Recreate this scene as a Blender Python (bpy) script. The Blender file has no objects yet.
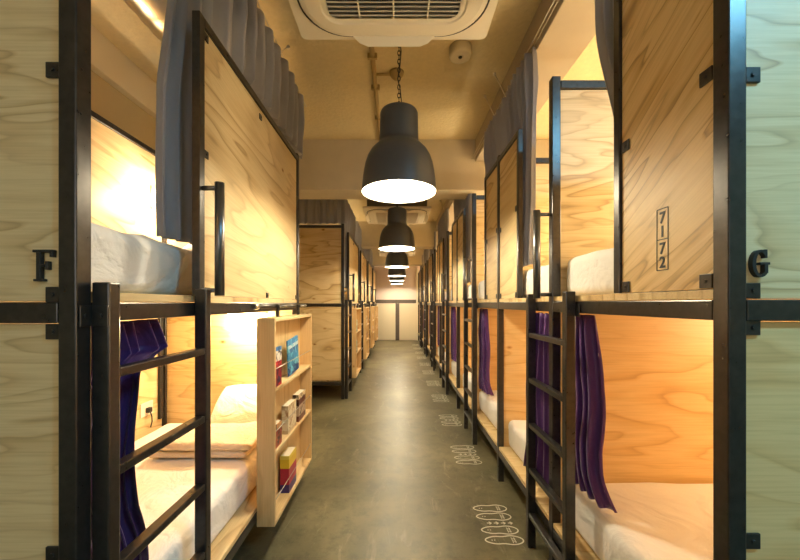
import bpy, bmesh, math, random
from mathutils import Vector, Matrix, noise as mnoise
C = bpy.context.scene.collection
PI = math.pi
EYE = 1.35           # camera height
R = random.Random(7)

# ------------------------------------------------------------------ materials
MATS = {}
def new_mat(name):
    m = bpy.data.materials.new(name); m.use_nodes = True
    nt = m.node_tree; b = nt.nodes['Principled BSDF']
    MATS[name] = m
    return m, nt, b
def srgb(r, g, b):
    f = lambda c: (c/255/12.92) if c/255 <= .04045 else ((c/255+.055)/1.055)**2.4
    return (f(r), f(g), f(b), 1)
def N(nt, t, **kw):
    n = nt.nodes.new(t)
    for k, v in kw.items():
        if k in n.inputs.keys(): n.inputs[k].default_value = v
        else: setattr(n, k, v)
    return n
def ramp(nt, stops, interp='LINEAR'):
    n = nt.nodes.new('ShaderNodeValToRGB'); e = n.color_ramp.elements
    n.color_ramp.interpolation = interp
    while len(e) < len(stops): e.new(.5)
    for i, (p, c) in enumerate(stops): e[i].position = p; e[i].color = c
    return n
def coords(nt, rnd=37.0):
    tc = N(nt, 'ShaderNodeTexCoord'); oi = N(nt, 'ShaderNodeObjectInfo')
    m = N(nt, 'ShaderNodeMath', operation='MULTIPLY'); m.inputs[1].default_value = rnd
    nt.links.new(oi.outputs['Random'], m.inputs[0])
    a = N(nt, 'ShaderNodeVectorMath', operation='ADD')
    nt.links.new(tc.outputs['Object'], a.inputs[0]); nt.links.new(m.outputs[0], a.inputs[1])
    return a.outputs[0]
def mapping(nt, vec, scale, rot=(0, 0, 0)):
    if any(rot):
        r = N(nt, 'ShaderNodeMapping'); r.inputs['Rotation'].default_value = rot
        nt.links.new(vec, r.inputs['Vector']); vec = r.outputs[0]
    m = N(nt, 'ShaderNodeMapping'); m.inputs['Scale'].default_value = scale
    nt.links.new(vec, m.inputs['Vector']); return m.outputs[0]

def plain(name, col, rough=.5, metal=0.0, nscale=0, namt=.0, bump=0.0, bscale=40, spec=.5):
    m, nt, b = new_mat(name)
    b.inputs['Roughness'].default_value = rough; b.inputs['Metallic'].default_value = metal
    b.inputs['Specular IOR Level'].default_value = spec
    b.inputs['Base Color'].default_value = col
    if nscale:
        v = coords(nt)
        n = N(nt, 'ShaderNodeTexNoise', Scale=nscale, Detail=4.0); nt.links.new(v, n.inputs['Vector'])
        lo = tuple(c*(1-namt) for c in col[:3])+(1,); hi = tuple(min(1, c*(1+namt)) for c in col[:3])+(1,)
        r = ramp(nt, [(.3, lo), (.7, hi)]); nt.links.new(n.outputs['Fac'], r.inputs[0])
        nt.links.new(r.outputs[0], b.inputs['Base Color'])
        mr = N(nt, 'ShaderNodeMapRange'); mr.inputs['To Min'].default_value = max(0, rough-.1); mr.inputs['To Max'].default_value = min(1, rough+.12)
        nt.links.new(n.outputs['Fac'], mr.inputs['Value']); nt.links.new(mr.outputs[0], b.inputs['Roughness'])
    if bump:
        v = coords(nt)
        n2 = N(nt, 'ShaderNodeTexNoise', Scale=bscale, Detail=3.0); nt.links.new(v, n2.inputs['Vector'])
        bp = N(nt, 'ShaderNodeBump', Strength=bump, Distance=.01); nt.links.new(n2.outputs['Fac'], bp.inputs['Height'])
        nt.links.new(bp.outputs[0], b.inputs['Normal'])
    return m

def ply(name, normal, grain, light, mid, dark, K=11.0, tilt=0.0, zoom=1.0, fig=.75, knots=1.0, ksize=1.0, ag=.8):
    """rotary-cut softwood plywood: contour figure stretched along the grain, fine fibre, knots"""
    m, nt, b = new_mat(name)
    v = coords(nt)
    rot = [0, 0, 0]; rot['xyz'.index(normal)] = tilt
    sc = [3.6*zoom]*3; sc['xyz'.index(grain)] = ag*zoom; sc['xyz'.index(normal)] = .35
    mv = mapping(nt, v, sc, rot)
    n1 = N(nt, 'ShaderNodeTexNoise', Scale=.85, Detail=3.0, Roughness=.5, Distortion=.3); nt.links.new(mv, n1.inputs['Vector'])
    k = N(nt, 'ShaderNodeMath', operation='MULTIPLY'); k.inputs[1].default_value = K; nt.links.new(n1.outputs['Fac'], k.inputs[0])
    fr = N(nt, 'ShaderNodeMath', operation='FRACT'); nt.links.new(k.outputs[0], fr.inputs[0])
    r1 = ramp(nt, [(0, mid), (.07, light), (.45, light), (.84, mid), (.965, dark), (1, mid)])
    nt.links.new(fr.outputs[0], r1.inputs[0])
    # where the figure is strong or faint
    n2 = N(nt, 'ShaderNodeTexNoise', Scale=.8, Detail=2.0); nt.links.new(mv, n2.inputs['Vector'])
    r2 = ramp(nt, [(.34, (.2*fig,)*3+(1,)), (.62, (fig,)*3+(1,))]); nt.links.new(n2.outputs['Fac'], r2.inputs[0])
    mx = N(nt, 'ShaderNodeMix', data_type='RGBA'); mx.inputs['A'].default_value = light
    nt.links.new(r2.outputs[0], mx.inputs['Factor']); nt.links.new(r1.outputs[0], mx.inputs['B'])
    # fine fibre
    sf = [170.0]*3; sf['xyz'.index(grain)] = 5.0
    mf = mapping(nt, v, sf, rot)
    n3 = N(nt, 'ShaderNodeTexNoise', Scale=1.0, Detail=3.0); nt.links.new(mf, n3.inputs['Vector'])
    r3 = ramp(nt, [(.25, (.86, .83, .78, 1)), (.6, (1, 1, 1, 1))]); nt.links.new(n3.outputs['Fac'], r3.inputs[0])
    mm = N(nt, 'ShaderNodeMix', data_type='RGBA', blend_type='MULTIPLY'); mm.inputs['Factor'].default_value = .9
    nt.links.new(mx.outputs['Result'], mm.inputs['A']); nt.links.new(r3.outputs[0], mm.inputs['B'])
    # knots
    sk = [4.2*knots]*3; sk['xyz'.index(grain)] = 2.3*knots; sk['xyz'.index(normal)] = 0.0
    mk = mapping(nt, v, sk)
    vo = N(nt, 'ShaderNodeTexVoronoi', Scale=1.0, Randomness=1.0); nt.links.new(mk, vo.inputs['Vector'])
    rk = ramp(nt, [(0.0, srgb(70, 42, 22)), (.016*ksize, srgb(96, 58, 30)), (.03*ksize, srgb(214, 178, 128)), (.07*ksize, (1, 1, 1, 1))])
    nt.links.new(vo.outputs['Distance'], rk.inputs[0])
    mk2 = N(nt, 'ShaderNodeMix', data_type='RGBA', blend_type='MULTIPLY'); mk2.inputs['Factor'].default_value = 1
    nt.links.new(mm.outputs['Result'], mk2.inputs['A']); nt.links.new(rk.outputs[0], mk2.inputs['B'])
    nt.links.new(mk2.outputs['Result'], b.inputs['Base Color'])
    b.inputs['Roughness'].default_value = .48
    bp = N(nt, 'ShaderNodeBump', Strength=.08, Distance=.004); nt.links.new(n3.outputs['Fac'], bp.inputs['Height'])
    nt.links.new(bp.outputs[0], b.inputs['Normal'])
    return m

PL, PM, PD = srgb(230, 204, 154), srgb(208, 172, 114), srgb(164, 120, 70)
ply('ply_end', 'y', 'x', PL, PM, PD, K=12, fig=.68, zoom=1.4, ag=.62)
ply('ply_knotty', 'y', 'x', PL, PM, PD, K=9, fig=.8, knots=1.5, ksize=1.7)
ply('ply_side', 'x', 'y', PL, PM, PD, K=9, tilt=.12, fig=.72, zoom=.9)
ply('ply_streak', 'x', 'y', srgb(232, 200, 144), srgb(206, 164, 102), srgb(140, 98, 52), K=11, tilt=.55, zoom=2.2, fig=.85, ag=.44)
ply('ply_deck', 'z', 'y', PL, PM, PD)
ply('ply_deck_x', 'z', 'x', PL, PM, PD)
ply('ply_warm', 'y', 'x', srgb(230, 196, 136), srgb(218, 174, 108), srgb(190, 138, 76), K=8, fig=.7)
ply('pine_board', 'y', 'z', srgb(222, 188, 134), srgb(208, 168, 112), srgb(186, 142, 90), K=7)
ply('pine_side', 'x', 'z', srgb(222, 188, 134), srgb(208, 168, 112), srgb(186, 142, 90), K=7)

def steel(name):
    m, nt, b = new_mat(name)
    v = coords(nt)
    n = N(nt, 'ShaderNodeTexNoise', Scale=45.0, Detail=4.0); nt.links.new(v, n.inputs['Vector'])
    r = ramp(nt, [(.3, (.058, .054, .052, 1)), (.7, (.078, .072, .068, 1))]); nt.links.new(n.outputs['Fac'], r.inputs[0])
    nt.links.new(r.outputs[0], b.inputs['Base Color'])
    mr = N(nt, 'ShaderNodeMapRange'); mr.inputs['To Min'].default_value = .25; mr.inputs['To Max'].default_value = .33
    nt.links.new(n.outputs['Fac'], mr.inputs['Value']); nt.links.new(mr.outputs[0], b.inputs['Roughness'])
    b.inputs['Metallic'].default_value = .75
    return m
steel('steel')
plain('steel_matte', (.03, .028, .027, 1), .45, .3)
plain('grip_steel', (.20, .20, .21, 1), .30, .9)
plain('chrome', (.75, .74, .72, 1), .22, 1.0)
plain('wire', (.55, .52, .47, 1), .35, 1.0)
plain('duct_metal', (.72, .68, .58, 1), .28, 1.0, bump=.25, bscale=9)
plain('lamp_shade', (.075, .080, .090, 1), .40, .35)
plain('lamp_inner', (.90, .88, .84, 1), .6)
plain('ac_white', srgb(232, 222, 202), .42)
plain('ac_dark', srgb(70, 66, 64), .5)
plain('ac_casing', srgb(120, 112, 98), .5, .3)
plain('cream_plastic', srgb(226, 214, 188), .45)
plain('ceiling_paint', srgb(220, 202, 158), .82, nscale=30, namt=.04, bump=.5, bscale=38)
plain('conduit_paint', srgb(176, 150, 100), .6)
plain('beam_paint', srgb(206, 194, 170), .8, nscale=5, namt=.05)
plain('soffit_paint', srgb(176, 162, 140), .8, nscale=5, namt=.05)
plain('wall_paint', srgb(206, 186, 142), .8, nscale=3, namt=.04)
plain('bulkhead_paint', srgb(236, 222, 190), .75)
plain('far_paint', srgb(232, 214, 206), .75)
plain('far_board', srgb(224, 214, 188), .6)
plain('far_trim', srgb(92, 82, 74), .6)
plain('marking', srgb(226, 222, 206), .7)
plain('paper', srgb(236, 226, 200), .8)
plain('black_plastic', (.02, .02, .02, 1), .4)
plain('black_print', (.012, .011, .010, 1), .6)
plain('socket_white', srgb(232, 226, 212), .4)

def floor_mat():
    m, nt, b = new_mat('concrete')
    tc = N(nt, 'ShaderNodeTexCoord'); v = tc.outputs['Object']
    n1 = N(nt, 'ShaderNodeTexNoise', Scale=.9, Detail=8.0, Roughness=.62, Distortion=.4); nt.links.new(v, n1.inputs['Vector'])
    r1 = ramp(nt, [(.30, srgb(78, 74, 53)), (.5, srgb(112, 106, 78)), (.70, srgb(152, 144, 110))]); nt.links.new(n1.outputs['Fac'], r1.inputs[0])
    n2 = N(nt, 'ShaderNodeTexNoise', Scale=9.0, Detail=9.0, Roughness=.78); nt.links.new(v, n2.inputs['Vector'])
    r2 = ramp(nt, [(.34, (.52, .52, .50, 1)), (.52, (.92, .92, .92, 1)), (.72, (1.0, 1.0, .98, 1))]); nt.links.new(n2.outputs['Fac'], r2.inputs[0])
    mm = N(nt, 'ShaderNodeMix', data_type='RGBA', blend_type='MULTIPLY'); mm.inputs['Factor'].default_value = 1
    nt.links.new(r1.outputs[0], mm.inputs['A']); nt.links.new(r2.outputs[0], mm.inputs['B'])
    # pale scuffs
    ms = mapping(nt, v, (5, 1.6, 1))
    n3 = N(nt, 'ShaderNodeTexNoise', Scale=1.3, Detail=9.0, Roughness=.75, Distortion=1.2); nt.links.new(ms, n3.inputs['Vector'])
    r3 = ramp(nt, [(.56, (0, 0, 0, 1)), (.74, (.6, .6, .6, 1))]); nt.links.new(n3.outputs['Fac'], r3.inputs[0])
    m2 = N(nt, 'ShaderNodeMix', data_type='RGBA'); m2.inputs['B'].default_value = srgb(186, 178, 152)
    nt.links.new(r3.outputs[0], m2.inputs['Factor']); nt.links.new(mm.outputs['Result'], m2.inputs['A'])
    nt.links.new(m2.outputs['Result'], b.inputs['Base Color'])
    mr = N(nt, 'ShaderNodeMapRange'); mr.inputs['To Min'].default_value = .26; mr.inputs['To Max'].default_value = .5
    nt.links.new(n2.outputs['Fac'], mr.inputs['Value']); nt.links.new(mr.outputs[0], b.inputs['Roughness'])
    bp = N(nt, 'ShaderNodeBump', Strength=.2, Distance=.01); nt.links.new(n2.outputs['Fac'], bp.inputs['Height'])
    nt.links.new(bp.outputs[0], b.inputs['Normal'])
floor_mat()

def cloth(name, col, rough=.8, sheen=.3, wscale=0, bump=.15, bscale=9):
    m, nt, b = new_mat(name)
    b.inputs['Base Color'].default_value = col; b.inputs['Roughness'].default_value = rough
    b.inputs['Sheen Weight'].default_value = sheen; b.inputs['Sheen Roughness'].default_value = .4
    b.inputs['Specular IOR Level'].default_value = .25
    v = coords(nt)
    n = N(nt, 'ShaderNodeTexNoise', Scale=bscale, Detail=3.5, Distortion=1.6); nt.links.new(v, n.inputs['Vector'])
    n2 = N(nt, 'ShaderNodeTexNoise', Scale=420.0, Detail=1.0); nt.links.new(v, n2.inputs['Vector'])
    ad = N(nt, 'ShaderNodeMath', operation='MULTIPLY_ADD'); ad.inputs[1].default_value = .04
    nt.links.new(n2.outputs['Fac'], ad.inputs[0]); nt.links.new(n.outputs['Fac'], ad.inputs[2])
    bp = N(nt, 'ShaderNodeBump', Strength=bump, Distance=.03); nt.links.new(ad.outputs[0], bp.inputs['Height'])
    nt.links.new(bp.outputs[0], b.inputs['Normal'])
    return m
m = cloth('grey_curtain', srgb(166, 166, 176), .75, .25, bump=.12)
_nt = m.node_tree; _tr = N(_nt, 'ShaderNodeBsdfTranslucent'); _tr.inputs['Color'].default_value = srgb(190, 184, 178)
_mx = N(_nt, 'ShaderNodeMixShader'); _mx.inputs[0].default_value = .24
_nt.links.new(_nt.nodes['Principled BSDF'].outputs[0], _mx.inputs[1]); _nt.links.new(_tr.outputs[0], _mx.inputs[2])
_nt.links.new(_mx.outputs[0], _nt.nodes['Material Output'].inputs['Surface'])
cloth('purple_curtain', srgb(88, 52, 112), .40, .5, bump=.2)
cloth('sheet', srgb(246, 243, 240), .85, .1, bump=.75, bscale=5.0)
cloth('blanket', srgb(232, 214, 190), .9, .2, bump=.6, bscale=14)

def emis(name, col, s):
    m, nt, b = new_mat(name)
    b.inputs['Base Color'].default_value = col; b.inputs['Emission Color'].default_value = col
    b.inputs['Emission Strength'].default_value = s
emis('bulb', (1, .86, .62, 1), 40)
emis('tube_glow', (1, .80, .52, 1), 18)
emis('fill_glow', (.95, .95, .92, 1), 1.5)  # glow of the added window pane behind the camera
emis('cool_tube', (.5, .85, 1, 1), 12)

def cover_mat(name, bands, axis='Z', blot=None):
    """printed cover: colour bands with blotchy picture noise"""
    m, nt, b = new_mat(name)
    tc = N(nt, 'ShaderNodeTexCoord')
    sep = N(nt, 'ShaderNodeSeparateXYZ'); nt.links.new(tc.outputs['Generated'], sep.inputs[0])
    r = ramp(nt, bands, 'CONSTANT'); nt.links.new(sep.outputs[axis], r.inputs[0])
    out = r.outputs[0]
    if blot:
        n = N(nt, 'ShaderNodeTexNoise', Scale=22.0, Detail=4.0, Distortion=1.0); nt.links.new(tc.outputs['Object'], n.inputs['Vector'])
        rr = ramp(nt, [(.5, (0, 0, 0, 1)), (.6, (1, 1, 1, 1))]); nt.links.new(n.outputs['Fac'], rr.inputs[0])
        mx = N(nt, 'ShaderNodeMix', data_type='RGBA'); mx.inputs['B'].default_value = blot
        nt.links.new(rr.outputs[0], mx.inputs['Factor']); nt.links.new(out, mx.inputs['A']); out = mx.outputs['Result']
    nt.links.new(out, b.inputs['Base Color']); b.inputs['Roughness'].default_value = .35
cover_mat('cover_blue', [(0, srgb(28, 66, 128)), (.25, srgb(40, 120, 170)), (.62, srgb(26, 86, 150)), (.74, srgb(206, 222, 226)), (.84, srgb(60, 136, 196))], blot=srgb(110, 190, 214))
cover_mat('cover_red', [(0, srgb(150, 26, 34)), (.55, srgb(206, 40, 44)), (.64, srgb(232, 224, 210)), (.9, srgb(70, 130, 190))], blot=srgb(36, 30, 60))
cover_mat('cover_cream', [(0, srgb(206, 182, 140)), (.12, srgb(228, 214, 182)), (.9, srgb(216, 198, 160))], blot=srgb(176, 140, 96))
cover_mat('cover_brown', [(0, srgb(120, 60, 34)), (.2, srgb(196, 170, 140)), (.6, srgb(104, 50, 34)), (.82, srgb(222, 200, 160))], blot=srgb(60, 34, 26))
cover_mat('cover_rust', [(0, srgb(176, 80, 40)), (.5, srgb(150, 60, 36)), (.8, srgb(204, 150, 90))], blot=srgb(60, 40, 40))
cover_mat('cover_guide', [(0, srgb(62, 40, 110)), (.22, srgb(176, 34, 64)), (.66, srgb(232, 198, 50)), (.9, srgb(238, 214, 92))])
cover_mat('cover_green', [(0, srgb(60, 96, 70)), (.5, srgb(150, 170, 120)), (.7, srgb(70, 110, 80))], blot=srgb(220, 214, 180))

# ------------------------------------------------------------------ mesh helpers
class MB:
    def __init__(s): s.v = []; s.f = []; s.sm = []; s.mi = []
    def add(s, vs, fs, smooth=False, mi=0):
        o = len(s.v); s.v += [tuple(v) for v in vs]
        for f in fs: s.f.append(tuple(i+o for i in f)); s.sm.append(smooth); s.mi.append(mi)
        return s
    def box(s, x0, x1, y0, y1, z0, z1, bev=0.0, mi=0, mat=None):
        bm = bmesh.new(); bmesh.ops.create_cube(bm, size=1)
        for v in bm.verts:
            v.co = Vector(((x0+x1)/2+v.co.x*(x1-x0), (y0+y1)/2+v.co.y*(y1-y0), (z0+z1)/2+v.co.z*(z1-z0)))
        if bev > 0:
            bmesh.ops.bevel(bm, geom=list(bm.edges), offset=min(bev, .45*min(x1-x0, y1-y0, z1-z0)), segments=2, affect='EDGES', profile=.5)
        if mat is not None: bm.transform(mat)
        bm.verts.index_update()
        s.add([v.co for v in bm.verts], [[v.index for v in f.verts] for f in bm.faces], False, mi)
        bm.free(); return s
    def tube(s, pts, r, n=10, cap=True, mi=0):
        pts = [Vector(p) for p in pts]; vs = []; fs = []
        up = None
        for i, p in enumerate(pts):
            d = (pts[min(i+1, len(pts)-1)]-pts[max(i-1, 0)]).normalized()
            if up is None: up = Vector((0, 0, 1)) if abs(d.z) < .9 else Vector((1, 0, 0))
            a = d.cross(up).normalized(); b = a.cross(d).normalized(); up = b
            for k in range(n):
                t = 2*PI*k/n; vs.append(p+a*(r*math.cos(t))+b*(r*math.sin(t)))
        for i in range(len(pts)-1):
            for k in range(n):
                fs.append((i*n+k, i*n+(k+1) % n, (i+1)*n+(k+1) % n, (i+1)*n+k))
        s.add(vs, fs, True, mi)
        if cap:
            o = len(s.v)-len(vs)
            s.f.append(tuple(o+k for k in range(n))[::-1]); s.sm.append(False); s.mi.append(mi)
            s.f.append(tuple(o+(len(pts)-1)*n+k for k in range(n))); s.sm.append(False); s.mi.append(mi)
        return s
    def lathe(s, prof, n=40, c=(0, 0, 0), mi=0):
        vs = []; fs = []
        for r, z in prof:
            for k in range(n):
                t = 2*PI*k/n; vs.append((c[0]+r*math.cos(t), c[1]+r*math.sin(t), c[2]+z))
        for i in range(len(prof)-1):
            for k in range(n):
                fs.append((i*n+k, i*n+(k+1) % n, (i+1)*n+(k+1) % n, (i+1)*n+k))
        return s.add(vs, fs, True, mi)
    def grid(s, fn, nu, nv, mi=0):
        vs = [fn(i/nu, j/nv) for j in range(nv+1) for i in range(nu+1)]
        fs = [(j*(nu+1)+i, j*(nu+1)+i+1, (j+1)*(nu+1)+i+1, (j+1)*(nu+1)+i) for j in range(nv) for i in range(nu)]
        return s.add(vs, fs, True, mi)
    def prism(s, outline, depth, fn, mi=0):
        """closed 2-D outline extruded; fn maps (a, b, d) to a point"""
        n = len(outline)
        vs = [fn(a, b, 0) for a, b in outline]+[fn(a, b, depth) for a, b in outline]
        fs = [tuple(range(n))[::-1], tuple(range(n, 2*n))]+[(k, (k+1) % n, n+(k+1) % n, n+k) for k in range(n)]
        return s.add(vs, fs, False, mi)
    def mesh(s, name, mats):
        me = bpy.data.meshes.new(name); me.from_pydata(s.v, [], s.f); me.update()
        for m in (mats if isinstance(mats, (list, tuple)) else [mats]): me.materials.append(MATS[m])
        me.polygons.foreach_set('use_smooth', s.sm); me.polygons.foreach_set('material_index', s.mi)
        bm = bmesh.new(); bm.from_mesh(me); bmesh.ops.recalc_face_normals(bm, faces=bm.faces); bm.to_mesh(me); bm.free()
        return me
CACHE = {}
def put(name, build, mats, parent=None, loc=(0, 0, 0), rot=None, key=None, label=None):
    """one mesh object; mesh data is shared between equal keys"""
    if key is not None and key in CACHE: me = CACHE[key]
    else:
        mb = build() if callable(build) else build
        me = mb.mesh(name, mats)
        if key is not None: CACHE[key] = me
    o = bpy.data.objects.new(name, me); C.objects.link(o); o.location = loc
    if rot: o.rotation_euler = rot
    if parent: o.parent = parent
    if label: o['label'] = label
    return o
def bx(name, dims, mat, parent=None, bev=.003, label=None):
    d = tuple(round(a, 4) for a in dims)
    return put(name, lambda: MB().box(*d, bev=bev), mat, parent, key=('bx', d, mat, bev), label=label)
def tag(o, label, cat, group=None):
    o['label'] = label; o['category'] = cat
    if group: o['group'] = group
    return o
def thing(name, loc, label, cat, group=None):
    o = bpy.data.objects.new(name, None); C.objects.link(o); o.location = loc
    o.empty_display_size = .1
    return tag(o, label, cat, group)
def struct(name, mb, mat, parent=None):
    o = put(name, mb, mat, parent)
    if not parent: o['kind'] = 'structure'
    return o
def light(name, kind, loc, power, col, size=.05, parent=None, rot=None, **kw):
    l = bpy.data.lights.new(name, kind); l.energy = power; l.color = col
    if kind == 'AREA':
        l.shape = 'RECTANGLE'; l.size = size if not isinstance(size, tuple) else size[0]; l.size_y = size if not isinstance(size, tuple) else size[1]
    else: l.shadow_soft_size = size
    for k, v in kw.items(): setattr(l, k, v)
    o = bpy.data.objects.new(name, l); C.objects.link(o); o.location = loc
    if rot: o.rotation_euler = rot
    if parent: o.parent = parent
    return o
ORD = ['first', 'second', 'third', 'fourth', 'fifth', 'sixth', 'seventh', 'eighth', 'ninth', 'tenth', 'eleventh', 'twelfth', 'thirteenth', 'last']

# ------------------------------------------------------------------ room shell
CEIL = 3.18; WL, WR, YB, YF = -2.06, 2.86, -2.6, 12.85
struct('floor', MB().box(WL-.1, WR+.1, YB-.1, YF+.1, -.1, 0), 'concrete')
struct('ceiling', MB().box(WL-.1, WR+.1, YB-.1, YF+.1, CEIL, CEIL+.1), 'ceiling_paint')
struct('wall_left', MB().box(WL-.1, WL, YB-.1, YF+.1, 0, CEIL), 'wall_paint')
struct('wall_right', MB().box(WR, WR+.1, YB-.1, YF+.1, 0, CEIL), 'wall_paint')
struct('wall_far', MB().box(WL, WR, YF, YF+.1, 0, CEIL), 'far_paint')
# wall behind the camera with a window added for fill light
wb = MB(); wx0, wx1, wz0, wz1 = -1.6, .4, 1.2, 2.8
wb.box(WL, wx0, YB-.1, YB, 0, CEIL).box(wx1, WR, YB-.1, YB, 0, CEIL).box(wx0, wx1, YB-.1, YB, 0, wz0).box(wx0, wx1, YB-.1, YB, wz1, CEIL)
struct('wall_back', wb, 'wall_paint')
w = struct('fill_window_1', MB().box(wx0, wx1, YB-.075, YB-.065, wz0, wz1), 'fill_glow')
fr = MB()
for x in (wx0, (wx0+wx1)/2-.025, wx1-.05): fr.box(x, x+.05, YB-.06, YB-.01, wz0, wz1, .004)
for z in (wz0, wz1-.05): fr.box(wx0+.052, (wx0+wx1)/2-.027, YB-.06, YB-.01, z, z+.05, .004).box((wx0+wx1)/2+.027, wx1-.052, YB-.06, YB-.01, z, z+.05, .004)
put('fill_window_frame', fr, 'steel_matte', w)
# cross beams
for i, y in enumerate((3.90, 7.80, 11.42)):
    struct('trim_%d' % (i+1), MB().box(WL, WR, y, y+.36, 2.615, CEIL, .006), 'beam_paint')
# long dropped soffit over the row marked G, in lengths between the cross beams
ys = [(YB, 3.898), (4.262, 7.798), (8.162, 11.418), (11.782, YF)]
for i, (a, b) in enumerate(ys): struct('trim_%d' % (i+4), MB().box(.87, 1.17, a, b, 2.93, CEIL, .006), 'soffit_paint')
for i, (a, b) in enumerate(ys): struct('trim_%d' % (i+8), MB().box(WL, WL+.06, a, b, 2.92, CEIL, .006), 'bulkhead_paint')
# boards, rail and post on the far wall
struct('trim_12', MB().box(WL, WR, YF-.03, YF-.001, 1.36, 1.49, .004), 'far_trim')
struct('trim_13', MB().box(-.055, .085, YF-.028, YF-.001, 0.0, 1.358, .004), 'far_trim')
struct('trim_14', MB().box(-.80, -.058, YF-.02, YF-.001, .02, 1.345, .006), 'far_board')
struct('trim_15', MB().box(.088, .74, YF-.02, YF-.001, .02, 1.345, .006), 'far_board')
struct('trim_16', MB().box(.70, .80, YF-.07, YF-.032, 0, 2.61, .006), 'far_board')

# ------------------------------------------------------------------ repeated pieces
TOP = 2.455
XL, XR = -.743, .768

def bracket(p, x0, x1, y0, y1, z0, z1, face='y', side=-1):
    """flat steel tab with a screw head"""
    def b():
        mb = MB().box(x0, x1, y0, y1, z0, z1, .0015)
        cx, cy, cz = (x0+x1)/2, (y0+y1)/2, (z0+z1)/2
        if face == 'y': mb.tube([(cx, y0+.0005, cz), (cx, y0-.003, cz)], .005, 8)
        else:
            xx = x1 if side > 0 else x0
            mb.tube([(xx-.0005*side, cy, cz), (xx+.003*side, cy, cz)], .005, 8)
        return mb
    return put('bracket', b, 'steel', p)

def soft_box(dx, dy, dz, r, seed, amp=.006, n=(14, 22), flare=0.0):
    """mattress or pillow body: rounded box with a wrinkled cover; origin at min corner"""
    nx, ny = n; nz = 5
    bm = bmesh.new(); bmesh.ops.create_cube(bm, size=2)
    mb = MB()
    def pt(u, v, w):
        # u,v,w in -1..1 on the cube surface -> rounded box
        p = Vector((u*dx/2, v*dy/2, w*dz/2))
        q = Vector((max(-dx/2+r, min(dx/2-r, p.x)), max(-dy/2+r, min(dy/2-r, p.y)), max(-dz/2+min(r, dz*.49), min(dz/2-min(r, dz*.49), p.z))))
        d = p-q
        if d.length > 1e-9: d = d.normalized()
        rr = Vector((r, r, min(r, dz*.49)))
        p = q+Vector((d.x*rr.x, d.y*rr.y, d.z*rr.z))
        nn = d if d.length > 0 else Vector((0, 0, 1 if w > 0 else -1))
        if w > -.95:
            fade = min(1, max(0, (w+.9)/.9))
            a = mnoise.noise(Vector((p.x*5+seed, p.y*3.2, p.z*4)))*amp*1.6+abs(mnoise.noise(Vector((p.x*9+p.y*7+seed, p.y*4-p.x*3, p.z*6))))*amp*1.4
            p += nn*a*fade
        return p+Vector((dx/2, dy/2, dz/2))
    def lin(n): return [-1+2*i/n for i in range(n+1)]
    def warp(t, d):  # denser samples near the edges
        e = min(.45, 2.2*r/d)
        return t
    faces = [('z', 1), ('z', -1), ('x', 1), ('x', -1), ('y', 1), ('y', -1)]
    bm.free(); bm = bmesh.new()
    for ax, s in faces:
        U, V = {'z': (nx, ny), 'x': (ny, nz), 'y': (nx, nz)}[ax]
        def edge_dense(n, d):
            t = sorted(set([round(a, 5) for a in lin(n)]+[round(sg*(1-2*r*f/d), 5) for f in (.12, .35, .65, 1.0) for sg in (-1, 1)]))
            return [a for a in t if -1 <= a <= 1]
        du, dv = {'z': (dx, dy), 'x': (dy, dz), 'y': (dx, dz)}[ax]
        us, vs = edge_dense(U, du), edge_dense(V, dv)
        g = []
        for b in vs:
            row = []
            for a in us:
                q = {'z': (a, b, s), 'x': (s, a, b), 'y': (a, s, b)}[ax]
                row.append(bm.verts.new(pt(*q)))
            g.append(row)
        for j in range(len(vs)-1):
            for i in range(len(us)-1): bm.faces.new((g[j][i], g[j][i+1], g[j+1][i+1], g[j+1][i]))
    bmesh.ops.remove_doubles(bm, verts=bm.verts, dist=.0004)
    bm.verts.index_update()
    mb.add([v.co for v in bm.verts], [[v.index for v in f.verts] for f in bm.faces], True)
    bm.free()
    return mb

def pillow_mb(dx, dy, dz, seed):
    mb = MB()
    def f(sgn):
        def g(u, v):
            a, b = 2*u-1, 2*v-1
            h = max(0, (1-abs(a)**2.6))**.5*max(0, (1-abs(b)**2.6))**.5
            pin = 1-.06*(abs(a)*abs(b))**2
            z = sgn*h*dz/2+mnoise.noise(Vector((a*2.2+seed, b*2.2, sgn)))*.012*h
            return (a*dx/2*pin*(1-.05*(1-b*b)*0), b*dy/2*pin, z)
        return g
    mb.grid(f(1), 24, 18); mb.grid(f(-1), 24, 18)
    return mb

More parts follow.
